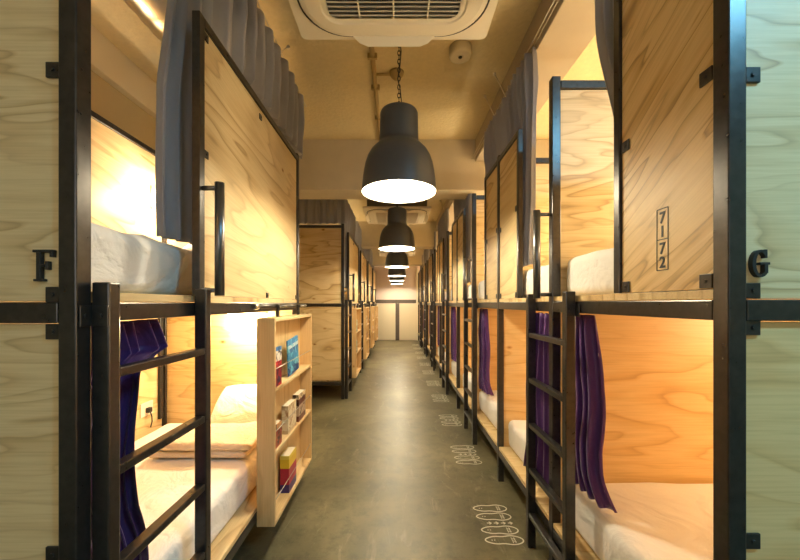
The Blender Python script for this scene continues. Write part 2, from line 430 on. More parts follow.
def curtain_mb(y_of, x_amp, zt, zb, folds, seed, nu=160, nv=26, header=.012, xdrift=None, thick=.003, topamp=0.0):
    """pleated sheet hanging in the plane x=0; y_of(u, v) is where column u hangs at height fraction v (0 top)"""
    rr = random.Random(seed)
    ph = [rr.uniform(-.5, .5) for _ in range(64)]; am = [rr.uniform(.65, 1.25) for _ in range(64)]
    def fn(u, v):
        t = u*folds; k = int(t) % 64
        e = min(1, max(0, (v-.14)/.14)); a = x_amp*(.75+.25*min(1, v*3))*am[k]*(1+topamp*(1-e*e*(3-2*e)))
        w = math.sin(2*PI*t+ph[k]*math.sin(PI*(t % 1))*1.2+.6*v*ph[(k+3) % 64])
        w = math.copysign(abs(w)**.8, w)
        z = zt+(zb-zt)*v
        if v < .001: z -= header*(.5-.5*math.cos(2*PI*t))
        x = a*w+x_amp*.35*mnoise.noise(Vector((u*5+seed, v*3, 0)))
        if xdrift: x += xdrift(u, v)
        y = y_of(u, v)+x_amp*.25*math.sin(4*PI*t+1)*min(1, v*4)
        return (x, y, z)
    mb = MB().grid(fn, nu, nv)
    # back layer gives the cloth a thickness
    n0 = (nu+1)*(nv+1)
    back = [(x-thick, y, z) for x, y, z in mb.v[:n0]]
    mb.add(back, [tuple(reversed(f)) for f in mb.f[:nu*nv]], True)
    rim = []
    for i in range(nu): rim += [(i, i+1, n0+i+1, n0+i), (nv*(nu+1)+i+1, nv*(nu+1)+i, n0+nv*(nu+1)+i, n0+nv*(nu+1)+i+1)]
    for j in range(nv):
        a, b = j*(nu+1), (j+1)*(nu+1); rim += [(b, a, n0+a, n0+b), (a+nu, b+nu, n0+b+nu, n0+a+nu)]
    for f in rim: mb.f.append(f); mb.sm.append(True); mb.mi.append(0)
    return mb

def ladder(x, y, side, label):
    """side -1: stands in front of a row at negative x (front face towards +x)"""
    t = thing('ladder', (x, y, 0), label, 'ladder', 'bunk ladders')
    s = -side
    X = lambda a, b: (min(s*a, s*b), max(s*a, s*b))
    for yy in (0, .430):
        bx('stile', (*X(.001, .044), yy, yy+.036, 0, 1.402), 'steel', t, .004)
    def plate():
        mb = MB().box(*X(.0012, .0055), -.034, -.0006, 1.295, 1.345, .0012).box(*X(.0057, .044), -.0045, -.0006, 1.295, 1.345, .0012)
        mb.tube([(s*.0055, -.02, 1.32), (s*.009, -.02, 1.32)], .006, 10).tube([(s*.026, -.0045, 1.32), (s*.026, -.008, 1.32)], .006, 10)
        return mb
    put('bracket', plate, 'steel', t, key=('lbr', side))
    for k in range(5):
        z = 1.176-k*.2475
        bx('rung', (*X(.008, .042), .037, .429, z-.012, z+.012), 'steel', t, .003)
    return t

def handle_mb(x, y, z0, z1, s):
    """vertical grab tube standing off by s in x"""
    mb = MB().tube([(x+s, y, z0-.02), (x+s, y, z1+.02)], .0175, 16)
    for z in (z0, z1): mb.tube([(x, y, z), (x+s, y, z)], .009, 10)
    return mb

# ------------------------------------------------------------------ row marked G (right of the aisle)
BAY = .92; Y0 = .81; D = 2.0
def right_bay(n):
    y0 = Y0+BAY*n; odd = n % 2
    lab = 'plywood and black steel bunk bay carrying the letter G and numbers 71 and 72' if n == 0 else \
          'plywood and black steel bunk bay, %s along the row behind the letter G' % ORD[n]
    t = thing('bunk_bed', (XR, y0, 0), lab, 'bunk bed', 'bunk bays of the row marked G')
    L = BAY-.001
    bx('post', (0, .042, 0, .042, 0, 2.475), 'steel', t, .003)
    bx('post', (D-.042, D, 0, .042, 0, 2.475), 'steel', t, .003)
    bx('rail', (.001, .041, .043, L, 1.309, 1.359), 'steel', t, .003)
    bx('base_rail', (.001, .041, .043, L, .195, .242), 'steel', t, .003)
    bx('cross_beam', (.043, D-.043, .0, .04, 1.309, 1.359), 'steel', t, .003)
    bx('cross_beam', (.043, D-.043, .0, .04, 2.415, 2.455), 'steel', t, .003)
    bx('cross_beam', (.043, D-.043, .0, .04, .195, .242), 'steel', t, .003)
    bx('upper_deck', (.006, D-.045, .043, L, 1.361, 1.384), 'ply_deck_x', t, .001)
    bx('lower_deck', (.004, D-.045, .043, L, .244, .266), 'ply_deck_x', t, .001)
    bx('end_panel', (.043, D-.045, .012, .030, 1.361, 2.413), 'ply_end', t, .001)
    bx('end_panel', (.043, D-.045, .012, .030, .244, 1.307), 'ply_warm', t, .001)
    bx('back_panel', (D-.042, D-.026, .043, L, .27, 2.45), 'ply_side', t, .001)
    # front panel of the upper bunk, with its frame
    a, b = (.043, .40) if not odd else (.52, L)
    fp = bx('front_panel', (.010, .022, a, b, 1.386, 2.42), 'ply_streak' if n == 0 else 'ply_side', t, .001)
    va, vb = (.401, .432) if not odd else (.488, .519)
    bx('panel_frame', (.0, .03, va, vb, 1.386, 2.455), 'steel', fp, .002)
    bx('panel_frame', (.0, .03, a, b, 2.421, 2.455), 'steel', fp, .002)
    for yy, z in (((a+.006, 1.90), (a+.006, 1.388), (b-.042, 1.865), (b-.042, 1.388)) if not odd else ((a+.006, 1.95), (a+.006, 1.388), (b-.042, 1.88), (b-.042, 1.388))):
        bracket(t, .004, .009, yy, yy+.036, z, z+.036, 'x', -1)
    if odd:
        put('grab_handle', handle_mb(-.001, .02, 1.395, 1.795, -.068), 'grip_steel', t)
    if n == 0:
        for z in (1.866, 1.362, 1.276, .777): bracket(t, .045, .080, .0055, .0115, z, z+.036, 'y')
        letter_G(t)
        number_plate(t)
    if n == 12:
        bx('post', (0, .042, L-.042+.043, L+.042, 0, 2.475), 'steel', t, .003)
    return t

def stroke(mb, pts, w, d, fn):
    """thick polyline on a plane, extruded"""
    L, Rr = [], []
    for i, p in enumerate(pts):
        a = Vector(pts[max(i-1, 0)]); b = Vector(pts[min(i+1, len(pts)-1)]); t = (b-a).normalized(); nrm = Vector((-t.y, t.x))
        ww = w[i] if isinstance(w, list) else w
        L.append(Vector(p)+nrm*ww/2); Rr.append(Vector(p)-nrm*ww/2)
    n = len(pts)
    vs = [fn(q.x, q.y, 0) for q in L+Rr]+[fn(q.x, q.y, d) for q in L+Rr]
    fs = []
    for i in range(n-1):
        fs += [(i, i+1, n+i+1, n+i), (2*n+i+1, 2*n+i, 3*n+i, 3*n+i+1), (i, 2*n+i, 2*n+i+1, i+1), (n+i+1, 3*n+i+1, 3*n+i, n+i)]
    fs += [(0, n, 3*n, 2*n), (n-1, 2*n-1+0, 4*n-1, 3*n-1)] if False else [(0, n, 3*n, 2*n), (n-1, 3*n-1, 4*n-1, 2*n-1)]
    mb.add(vs, fs)

def letter_G(t):
    mb = MB(); f = lambda a, b, d: (.0575+a, .0115-d, 1.409+b)
    W, H = .040, .068
    pts = []; ws = []
    for k in range(23):
        th = math.radians(42+k*(318-42)/22); pts.append((W*.46+W*.40*math.cos(th), H/2+H*.43*math.sin(th)))
        ws.append(.0050+.0035*abs(math.cos(th)))
    stroke(mb, pts, ws, .011, f)
    e = pts[-1]; s0 = pts[0]
    bxs = lambda a0, a1, b0, b1, d=.0105: mb.box(.0575+a0, .0575+a1, .0115-d, .0112, 1.409+b0, 1.409+b1, .0008)
    bxs(s0[0]-.003, s0[0]+.0035, s0[1]-.007, s0[1]+.013)         # upper serif
    bxs(e[0]-.004, e[0]+.0045, e[1]-.003, e[1]+.019, .0112)             # spur
    bxs(e[0]-.014, e[0]+.010, e[1]+.0165, e[1]+.0225, .0102)             # bar
    put('letter', mb, 'steel_matte', t, label='black letter G')

def letter_F(t):
    mb = MB(); W, H = .047, .0735
    ox, oz = -.102, 1.4015
    B = lambda a0, a1, b0, b1, d=.0105: mb.box(ox+a0, ox+a1, .0115-d, .0112, oz+b0, oz+b1, .0008)
    B(.008, .018, .005, H-.006)                 # stem
    B(.001, .025, 0, .0055, .0102)                  # foot serif
    B(0, W, H-.0062, H, .0110)                   # top arm
    B(W-.008, W-.001, H-.017, H-.006, .0102)       # top arm serif
    B(.0175, .032, H*.46, H*.46+.006, .0100)       # middle arm
    B(.029, .0355, H*.46-.007, H*.46+.013, .0108)  # middle arm serif
    put('letter', mb, 'steel_matte', t, label='black letter F')

def glyph(ch, size):
    cu = bpy.data.curves.new('numeral', 'FONT'); cu.body = ch; cu.size = size; cu.align_x = 'CENTER'; cu.extrude = .0006
    cu.offset = .0012
    o = bpy.data.objects.new('numeral', cu); C.objects.link(o)
    bpy.context.view_layer.update()
    me = bpy.data.meshes.new_from_object(o.evaluated_get(bpy.context.evaluated_depsgraph_get()))
    mb = MB(); mb.add([v.co.copy() for v in me.vertices], [list(p.vertices) for p in me.polygons])
    bpy.data.objects.remove(o); bpy.data.curves.remove(cu); bpy.data.meshes.remove(me)
    return mb
def number_plate(t):
    # two stacked boxes reading 71 and 72, printed on the corridor face; viewer looks along +x so text runs to -y
    xs = .0098; yc = 1.0255-Y0; z0, z1 = 1.448, 1.628; hw = .0215
    mb = MB(); lw = .0028
    zm = (z0+z1)/2
    for z in (z0, zm, z1): mb.box(xs-.0008, xs, yc-hw, yc+hw, z-lw/2, z+lw/2)
    for y in (yc-hw, yc+hw): mb.box(xs-.0008, xs, y-lw/2, y+lw/2, z0, z1)
    for i, ch in enumerate('7172'):
        g = glyph(ch, .046); zb = (z1 if i < 2 else zm)-(.0415 if i % 2 == 0 else .0825)
        mb.add([(xs-.0004-v[2], yc-v[0], zb+v[1]) for v in g.v], g.f)
    put('number_label', mb, 'black_print', t, label='printed numbers 71 and 72 in two boxes')

for n in range(13): right_bay(n)

# ladders on every second post of row G
for j, n in enumerate(range(1, 13, 2)):
    ladder(XR-.0015, Y0+BAY*n-.232, 1, 'black steel ladder beside the row marked G, %s from the lettered end' % (ORD[j] if j < 5 else 'last'))

# mattresses of row G
def mattress(loc, dims, seed, label, group, name='mattress', mat='sheet', amp=.006, key=None):
    o = put(name, lambda: soft_box(*dims, .04, seed, amp), mat, None, loc, key=key)
    return tag(o, label, 'mattress', group)
for n in range(13):
    y0 = Y0+BAY*n
    w = 'nearest the lettered end' if n == 0 else '%s along from the lettered end' % ORD[n]
    mattress((XR+.068, y0+.052, .272), (1.84, .864, .20), 3+n % 3, 'white mattress on the lower bunk, row marked G, '+w, 'lower mattresses of row G', amp=.007, key=('mrl', n % 3))
    mattress((XR+.055, y0+.052, 1.386), (1.85, .86, .185), 11+n % 3, 'white mattress on the upper bunk, row marked G, '+w, 'upper mattresses of row G', amp=.007, key=('mru', n % 3))

# purple curtains of the lower bunks, gathered towards the ladder posts
def purple(name_label, x, y, flip, group, seed, L=.27, zt=1.30, zb=.495, flare=.04, drift=.03, sx=1, amp=.026):
    def y_of(u, v):
        wv = .74+.26*min(1, v/.45)**.8-.10*max(0, 1-abs(v-.72)/.2)+(flare/L)*max(0, (v-.82)/.18)**1.5
        return flip*(u*L*wv)
    def xd(u, v): return sx*drift*max(0, (v-.85)/.15)**1.5*u
    o = put('privacy_curtain', lambda: curtain_mb(y_of, amp, zt, zb, 4.5, seed, 100, 30, .004, xd), 'purple_curtain', None, (x, y, 0))
    return tag(o, name_label, 'curtain', group)
purple('purple satin curtain gathered behind the nearest ladder, trailing on the white mattress', XR+.085, Y0+BAY-.012, -1, 'purple curtains of row G', 21, L=.26, flare=.035, drift=.03)
for n in range(1, 13):
    y0 = Y0+BAY*n
    if n % 2: purple('purple curtain gathered past the %s ladder of the row marked G' % ORD[(n-1)//2], XR+(.020 if n == 1 else .085), y0+.055, 1, 'purple curtains of row G', 30+n, L=.36 if n == 1 else .28, zb=.37 if n == 1 else .495, drift=.0 if n == 1 else .03, amp=.020 if n == 1 else .026)
    elif n < 12: purple('purple curtain gathered before the %s ladder of the row marked G' % ORD[n//2], XR+.085, y0+BAY-.012, -1, 'purple curtains of row G', 50+n, L=.27)

# grey curtains above and behind the front panels of row G
RTZ = 2.95; RCX = XR+.076
def grey(label, x, y, L, zt, zb, folds, seed, group, bunch0=0, bunch1=0, prof=None, amp=.022, nu=None, xd=None):
    """bunch0 / bunch1: tight gathers of that length at either end"""
    f0 = 3 if bunch0 else 0; f1 = 3 if bunch1 else 0; F = folds+f0+f1
    def y_of(u, v):
        t = u*F
        if t < f0: y = bunch0*t/f0
        elif t > F-f1: y = L-bunch1*(F-t)/f1
        else: y = bunch0+(L-bunch0-bunch1)*(t-f0)/max(1e-6, (F-f0-f1))
        return prof(y, v) if prof else y
    o = put('curtain', lambda: curtain_mb(y_of, amp, zt, zb, F, seed, nu or int(F*14), 36, xdrift=xd, topamp=.7), 'grey_curtain', None, (x, y, 0))
    return tag(o, label, 'curtain', group)
GG = 'grey curtains of row G'
def prof_near(y, v):
    # swept back towards the lettered end lower down
    t = min(1, max(0, (v-.30)/.5)); return y*(1-.26*t*t*(3-2*t))
grey('grey curtain drawn back behind the panel numbered 71 and 72', RCX, Y0+.05, .62, RTZ, 1.60, 5, 3, GG, bunch1=.2, prof=prof_near)
for j, n in enumerate(range(2, 13, 2)):
    y0 = Y0+BAY*n; nx = ORD[j+1] if j+1 < 5 else 'last'
    def prof_a(y, v): return .46-(.46-y)*(1+.05*math.sin(v*PI)-.10*max(0, v-.25))
    def prof_b(y, v):
        if v <= .30: return y-.047*(1-y/.56)
        return y*(1+.03*math.sin(v*PI)-.14*max(0, v-.2))
    grey('grey pleated curtain hanging just past the %s ladder of row G' % ORD[j], RCX, y0-.47, .460, RTZ, 1.60, 4, 5+n, GG, .20, 0, prof=prof_a, amp=.025)
    grey('grey pleated curtain hanging just before the %s ladder of row G' % nx if n < 12 else 'grey pleated curtain after the last ladder of row G', RCX, y0+.05, .56, RTZ, 1.60, 5, 25+n, GG, 0, .17, prof=prof_b, amp=.025)

def track(x, y0, y1, z, hangers, lean, label, gap=.022):
    t = thing('curtain_track', (x, y0, z), label, 'curtain track')
    L = y1-y0
    for dx in (-gap/2, gap/2):
        put('wire_rod', MB().tube([(dx, 0, 0), (dx, L, 0)], .0035, 8), 'wire', t)
    for h in hangers:
        put('hanger', MB().tube([(0, h-y0, .0), (lean, h-y0+.06, CEIL-z-.004)], .004, 8).tube([(lean, h-y0+.06, CEIL-z-.018), (lean, h-y0+.06, CEIL-z-.001)], .012, 10), 'cream_plastic', t)
    return t
for i, (a, b) in enumerate(((Y0, 3.895), (4.265, 7.795), (8.165, 11.415))):
    hs = [2.72, 3.02] if i == 0 else [a+.5, a+1.9, b-.4]
    track(RCX, a, b, RTZ+.008, hs, -.07, 'thin double wire curtain track over row G, %s ceiling bay from the front' % ORD[i])

# ------------------------------------------------------------------ row marked F and the rows beyond (left of the aisle)
ML = 1.85; MD = 1.03
def left_module(y0, label, first=False, last=False, xr=0.0):
    pe = 'ply_end' if first else 'ply_knotty'
    t = thing('bunk_bed', (XL+xr, y0, 0), label, 'bunk bed', 'bunk units opposite the row marked G')
    L = ML-.001
    for x in (-.042, -MD):
        bx('post', (x, x+.042, 0, .042, 0, 2.475), 'steel', t, .003)
        if last: bx('post', (x, x+.042, L-.042, L, 0, 2.475), 'steel', t, .003)
    e = L-.043 if last else L
    bx('rail', (-.041, -.001, .043, e, 1.304, 1.353), 'steel', t, .003)
    bx('base_rail', (-.041, -.001, .043, e, .195, .242), 'steel', t, .003)
    bx('back_rail', (-MD, -MD+.03, .043, e, 2.42, 2.455), 'steel', t, .003)
    for k, yy in enumerate([0]+([L-.04] if last else [])):
        for z0, z1 in ((1.304, 1.353), (2.415, 2.455), (.195, .242)):
            bx('cross_beam', (-MD+.043, -.043, yy, yy+.04, z0, z1), 'steel', t, .003)
        bx('end_panel', (-MD+.043, -.043, yy+.012, yy+.030, 1.355, 2.413), pe, t, .001)
        bx('end_panel', (-MD+.043, -.043, yy+.012, yy+.030, .268, 1.302), pe, t, .001)
    bx('upper_deck', (-MD+.045, -.006, .043, e, 1.355, 1.379), 'ply_deck', t, .001)
    bx('lower_deck', (-MD+.045, -.004, .043, e, .244, .266), 'ply_deck', t, .001)
    bx('back_panel', (-MD+.002, -MD+.016, .043, e, .27, 2.419), 'ply_side', t, .001)
    sp = bx('sliding_panel', (-.022, -.010, .545, L-.012, 1.381, 2.42), 'ply_side', t, .001)
    bx('panel_frame', (-.03, -.0, .508, .544, 1.355, 2.455), 'steel', sp, .002)
    bx('panel_frame', (-.03, -.0, .545, L-.012, 2.421, 2.455), 'steel', sp, .002)
    put('grab_handle', handle_mb(.001, .524, 1.40, 1.79, .066), 'grip_steel', sp, key=('lh',))
    for yy, z in ((.55, 2.38), (1.1, 2.36), (.55, 1.92), (.56, 1.383), (1.78, 1.383), (1.2, 1.383)):
        bracket(t, -.0095, -.004, yy, yy+.03, z, z+.03, 'x', 1)
    if first:
        for z in (1.878, 1.353, 1.266, .746): bracket(t, -.077, -.044, .0055, .0115, z, z+.036, 'y')
        letter_F(t)
    return t
modY = [Y0]+[4.92+ML*k for k in range(4)]
mlab = ['black steel and plywood bunk unit with the letter F on its end',
        'bunk unit facing the cross passage, knotty plywood end in view'] + ['bunk unit %s behind the one facing the cross passage' % a for a in ('next', 'second', 'third')]
left_module(modY[0], mlab[0], first=True, last=True)
for k in range(1, 5): left_module(modY[k], mlab[k], last=(k == 4), xr=.0)
where = ['of the unit lettered F', 'of the unit by the cross passage', 'one unit past the cross-passage unit', 'two units past the cross-passage unit', 'three units past the cross-passage unit']

def shelf(x, y, label):
    t = thing('sliding_bookshelf', (x, y, .175), label, 'bookshelf', 'sliding bookshelf screens')
    W, L, H, th = .095, .80, 1.098, .02
    bx('side_board', (0, W, 0, th, 0, H), 'pine_board', t, .0015)
    bx('side_board', (0, W, L-th, L, 0, H), 'pine_board', t, .0015)
    bx('top_board', (.0, W, th+.0005, L-th-.0005, H-th, H), 'ply_deck', t, .0015)
    bx('bottom_board', (.0, W, th+.0005, L-th-.0005, 0, th), 'ply_deck', t, .0015)
    bx('back_board', (.002, .012, th+.0005, L-th-.0005, th+.0005, H-th-.0005), 'pine_side', t, .001)
    for z in (.385, .72):
        bx('shelf_board', (.013, W-.002, th+.0005, L-th-.0005, z-.018, z), 'ply_deck', t, .0015)
    for z in (.02, .385, .72):
        put('retaining_wire', MB().tube([(W-.006, th, z+.105), (W-.006, L-th, z+.105)], .0022, 6), 'wire', t)
    for yy in (.16, .58):
        put('hanger', MB().box(.0435, .058, yy, yy+.03, H+.0005, H+.072, .002).tube([(.058, yy+.015, H+.06), (.066, yy+.015, H+.06)], .012, 12), 'steel', t, label='black steel hanger')
    return t
def rail_rod(x, y, L, label):
    t = thing('sliding_track', (x, y, 1.335), label, 'sliding rail', 'bookshelf tracks')
    put('rod', MB().tube([(0, 0, 0), (0, L, 0)], .011, 12), 'steel', t)
    put('end_stop', MB().tube([(0, .002, 0), (0, .05, 0)], .0165, 12), 'chrome', t)
    for yy in (.12, L-.1): put('stand_off', MB().box(-.034, -.005, yy, yy+.02, -.012, .012, .002), 'steel', t)
    return t
books = []
def book(loc, w, h, d, cover, label, tilt=0.0, yaw=0.0, group='books on the sliding bookshelf', name='book', cat='book'):
    """spine faces the camera end; thickness d along x, width w along y"""
    t = thing(name, loc, label, cat, group)
    c = MB().box(0, .002, 0, w, 0, h, .0006).box(d-.002, d, 0, w, 0, h, .0006).box(.0021, d-.0021, 0, .003, 0, h, .0006)
    put('cover', c, cover, t)
    put('pages', MB().box(.0023, d-.0023, .0033, w-.004, .003, h-.003), 'paper', t)
    t.rotation_euler = (tilt, 0, yaw)
    return t
SX = XL+.005
sh0 = shelf(SX, 1.84, 'pine bookshelf screen with books hanging beside the unit lettered F')
rail_rod(XL+.035, 1.72, .98, 'black sliding rail carrying the pine bookshelf of the unit lettered F')
BZ = .175
book((SX+.070, 1.885, BZ+.7205), .10, .215, .010, 'cover_red', 'red and blue magazine at the near end of the top shelf', yaw=-.04, name='magazine', cat='magazine')
book((SX+.062, 2.165, BZ+.7210), .19, .225, .008, 'cover_blue', 'blue magazine leaning on the top shelf of the pine bookshelf', name='magazine', cat='magazine').rotation_euler = (.11, 0, -.05)
book((SX+.052, 1.895, BZ+.3855), .10, .13, .03, 'cover_rust', 'small rust red book at the near end of the middle shelf')
book((SX+.042, 2.11, BZ+.3855), .17, .170, .040, 'cover_cream', 'thick cream book on the middle shelf of the pine bookshelf')
book((SX+.042, 2.33, BZ+.3855), .17, .18, .042, 'cover_brown', 'brown and white book at the far end of the middle shelf')
book((SX+.026, 2.13, BZ+.0205), .15, .225, .056, 'cover_guide', 'thick yellow, red and purple guidebook on the bottom shelf')
for k in range(1, 5):
    shelf(SX, modY[k]+.60, 'pine bookshelf screen ' + where[k])
    rail_rod(XL+.035, modY[k]+.50, 1.2, 'black sliding rail for the bookshelf ' + where[k])
    rb = random.Random(40+k)
    for zi, nm in ((.72, 'top'), (.385, 'middle')):
        yy = modY[k]+.60+.06+rb.random()*.15
        book((SX+.055, yy, BZ+zi+.0005), .15, .19, .03, ['cover_green', 'cover_brown', 'cover_red', 'cover_cream'][(k+int(zi*10)) % 4],
             'book on the %s shelf of the bookshelf %s' % (nm, where[k]), group='books on the farther bookshelves')
ladder(XL+.0015, .848, -1, 'black steel ladder against the bunk unit lettered F')
for k in range(1, 5): ladder(XL+.0015, modY[k]+.036, -1, 'black steel ladder '+where[k])

# bedding on the left
for k in range(5):
    y0 = modY[k]; xr = 0
    mattress((XL-.96+xr, y0+.055, .268), (.885, 1.73, .20), 60, 'white mattress on the lower bunk '+where[k], 'lower mattresses opposite row G', key=('mll',))
    mattress((XL-.95+xr, y0+.115, 1.382), (.83, 1.62, .192), 63, 'white duvet covered mattress on the upper bunk '+where[k], 'upper mattresses opposite row G', amp=.02, key=('mlu',))
def pillow(loc, dims, seed, label, rot=(0, 0, 0)):
    o = put('pillow', pillow_mb(*dims, seed), 'sheet', None, loc, rot); return tag(o, label, 'pillow', 'pillows')
pillow((-1.03, 2.46, .625), (.50, .36, .17), 2, 'white pillow propped up at the far end of the lower bunk lettered F', (.70, 0, 0))
pillow((-1.2, 2.40, 1.72), (.5, .36, .15), 5, 'white pillow at the far end of the upper bunk lettered F', (.5, 0, 0))
fb = MB()
def blanket_layer(k):
    return soft_box(.56, .36, .038, .018, 70+k, .012, (22, 16))
t = thing('folded_blanket', (-1.40, 1.95, .478), 'folded cream blanket lying in front of the pillow, lower bunk lettered F', 'blanket')
for k in range(2): put('fold', blanket_layer(k), 'blanket', t, (k*.03, -k*.012, .006+k*.046))

# purple curtain of the lower bunk F
def y_of(u, v):
    # wide crumpled head, then tied narrow below
    w = (.34+.06*v/.12 if v < .12 else .40-.17*min(1, (v-.12)/.10)**.7)
    w += .05*max(0, (v-.7)/.3)
    return u*w+.02*(1 if v > .2 else 0)*math.sin(v*9)
o = put('privacy_curtain', lambda: curtain_mb(y_of, .030, 1.297, .497, 7, 90, 140, 50, .004), 'purple_curtain', None, (XL-.082, .865, 0))
tag(o, 'purple curtain bunched behind the ladder of the unit lettered F', 'curtain', 'purple curtains opposite row G')
for k in range(1, 5):
    purple('purple curtain '+where[k], XL-.085, modY[k]+.06, 1, 'purple curtains opposite row G', 95+k, L=.24)

# grey curtains on the left
LTZ = 3.085; LCX = XL-.072
def prof_F(y, v):
    if y < .36: # bunch beside the opening bulges out lower down
        b = .10*min(1, max(0, (v-.12)/.5)); y = .36-(.36-y)*(1+b/.36)
    elif v > .33: y = .36+(y-.36)*(1-.335*min(1, (v-.33)/.06))   # tucked in before the far post
    return y
GL = 'grey curtains opposite row G'
grey('grey curtain hanging in the opening and along the top of the unit lettered F', LCX, 1.345, 1.68, LTZ, 1.590, 11, 8, GL, bunch0=.15, prof=prof_F, amp=.026, xd=lambda u, v: -.045*max(0, 1-u*14/3.0)**1.2*min(1, .35+v))
for k in range(1, 5):
    grey('grey curtain over the upper bunk '+where[k], LCX, modY[k]+.20, 1.58, LTZ-.09, 1.60, 12, 70+k, GL, bunch0=.2, amp=.026)
# the curtain across the cross passage end
def end_curtain():
    mb = curtain_mb(lambda u, v: u*.93, .022, 2.93, 2.482, 9, 77, 126, 10)
    mb.v = [(y, x, z) for x, y, z in mb.v]; return mb
o = put('curtain', end_curtain, 'grey_curtain', None, (XL-.90, 4.965, 0))
tag(o, 'short grey curtain above the knotty plywood end by the cross passage', 'curtain', GL)
track(LCX, Y0, 3.1, LTZ+.006, [1.3, 2.43], .04, 'thin double wire curtain track over the unit lettered F')
track(LCX, 4.93, 7.79, LTZ-.083, [5.3, 7.2], .04, 'thin double wire curtain track over the nearer bunks beyond the cross passage')
track(LCX, 8.165, 11.41, LTZ-.083, [8.6, 11.0], .04, 'thin double wire curtain track over the farthest bunks beyond the cross passage')

# power socket with plug
t = thing('power_socket', (XL-MD+.0165, 2.45, .60), 'white wall socket with a black plug and cord, lower bunk lettered F', 'power socket')
put('face_plate', MB().box(0, .008, -.06, .06, -.035, .06, .003), 'socket_white', t)
put('plug', MB().box(.008, .035, -.018, .018, -.012, .022, .004), 'black_plastic', t)
put('cord', MB().tube([(.03, 0, -.008), (.038, .004, -.04), (.034, .012, -.08), (.024, .012, -.12)], .004, 8), 'black_plastic', t)
# dark upright conduit on the back panel
o = put('wall_strip', MB().box(0, .02, 0, .035, .50, 1.28, .003), 'steel_matte', None, (XL-MD+.018, 2.565, 0))
tag(o, 'dark upright metal strip on the back panel of the lower bunk lettered F', 'strip')

# ------------------------------------------------------------------ pendants
LAMPY = [2.10, 4.27, 6.40, 8.50, 10.25, 12.0]
PROF = [(r, 2.016+(z-2.022)*.915) for r, z in ((.222, 2.022), (.2205, 2.06), (.217, 2.105), (.211, 2.155), (.2015, 2.207), (.188, 2.25), (.170, 2.285), (.147, 2.312), (.128, 2.330), (.118, 2.345), (.1165, 2.36), (.1145, 2.45), (.1125, 2.535), (.108, 2.548), (.09, 2.555), (.02, 2.558), (.0, 2.558))]
def pendant(y, j):
    t = thing('pendant_lamp', (.012 if j == 0 else 0, y, 0), 'dark metal dome pendant lamp on a chain, %s above the aisle' % (['nearest and largest', 'second', 'third', 'fourth', 'fifth', 'last'][j]), 'lamp', 'pendant lamps over the aisle')
    put('lamp_shade', lambda: MB().lathe(PROF, 56), 'lamp_shade', t, key=('shade',))
    put('shade_lining', lambda: MB().lathe([(.2225, 2.0155), (.221, 2.0155)]+[(max(0, r-.003), z+ (0 if i == 0 else -.001)) for i, (r, z) in enumerate(PROF[1:9])]+[(.05, 2.298), (0, 2.300)], 56), 'lamp_inner', t, key=('lining',))
    put('bulb', lambda: MB().lathe([(0, 2.10), (.03, 2.104), (.052, 2.125), (.06, 2.155), (.052, 2.19), (.032, 2.225), (.02, 2.26), (.02, 2.296)], 24), 'bulb', t, key=('bulb',))
    def chain():
        mb = MB(); z = 2.507; k = 0
        while z < CEIL-.10:
            pts = []
            for q in range(13):
                a = 2*PI*q/12; u, w = .008*math.cos(a), .016*math.sin(a)
                pts.append((u if k % 2 else 0, 0 if k % 2 else u, z+.014+w))
            mb.tube(pts, .0028, 6, cap=False); z += .0255; k += 1
        return mb
    put('chain', chain, 'steel_matte', t, key=('chain',))
    put('cord', lambda: MB().tube([(.0, 0, 2.505), (.014, .0, 2.56), (.008, .01, 2.64), (-.008, .006, 2.70), (.006, -.004, 2.78), (.012, 0, 2.86), (.002, 0, 2.98), (0, 0, CEIL-.06)], .0035, 8), 'black_plastic', t, key=('cord',))
    put('ceiling_cup', lambda: MB().lathe([(0, CEIL-.105), (.012, CEIL-.10), (.03, CEIL-.06), (.042, CEIL-.012), (.042, CEIL-.001), (0, CEIL-.001)], 28), 'steel_matte', t, key=('cup',))
    light('bulb_light', 'POINT', (0, 0, 2.075), LAMP_W, LAMP_C, .05, t)
LAMP_W, LAMP_C = 47, (1, .88, .62)
for j, y in enumerate(LAMPY): pendant(y, j)

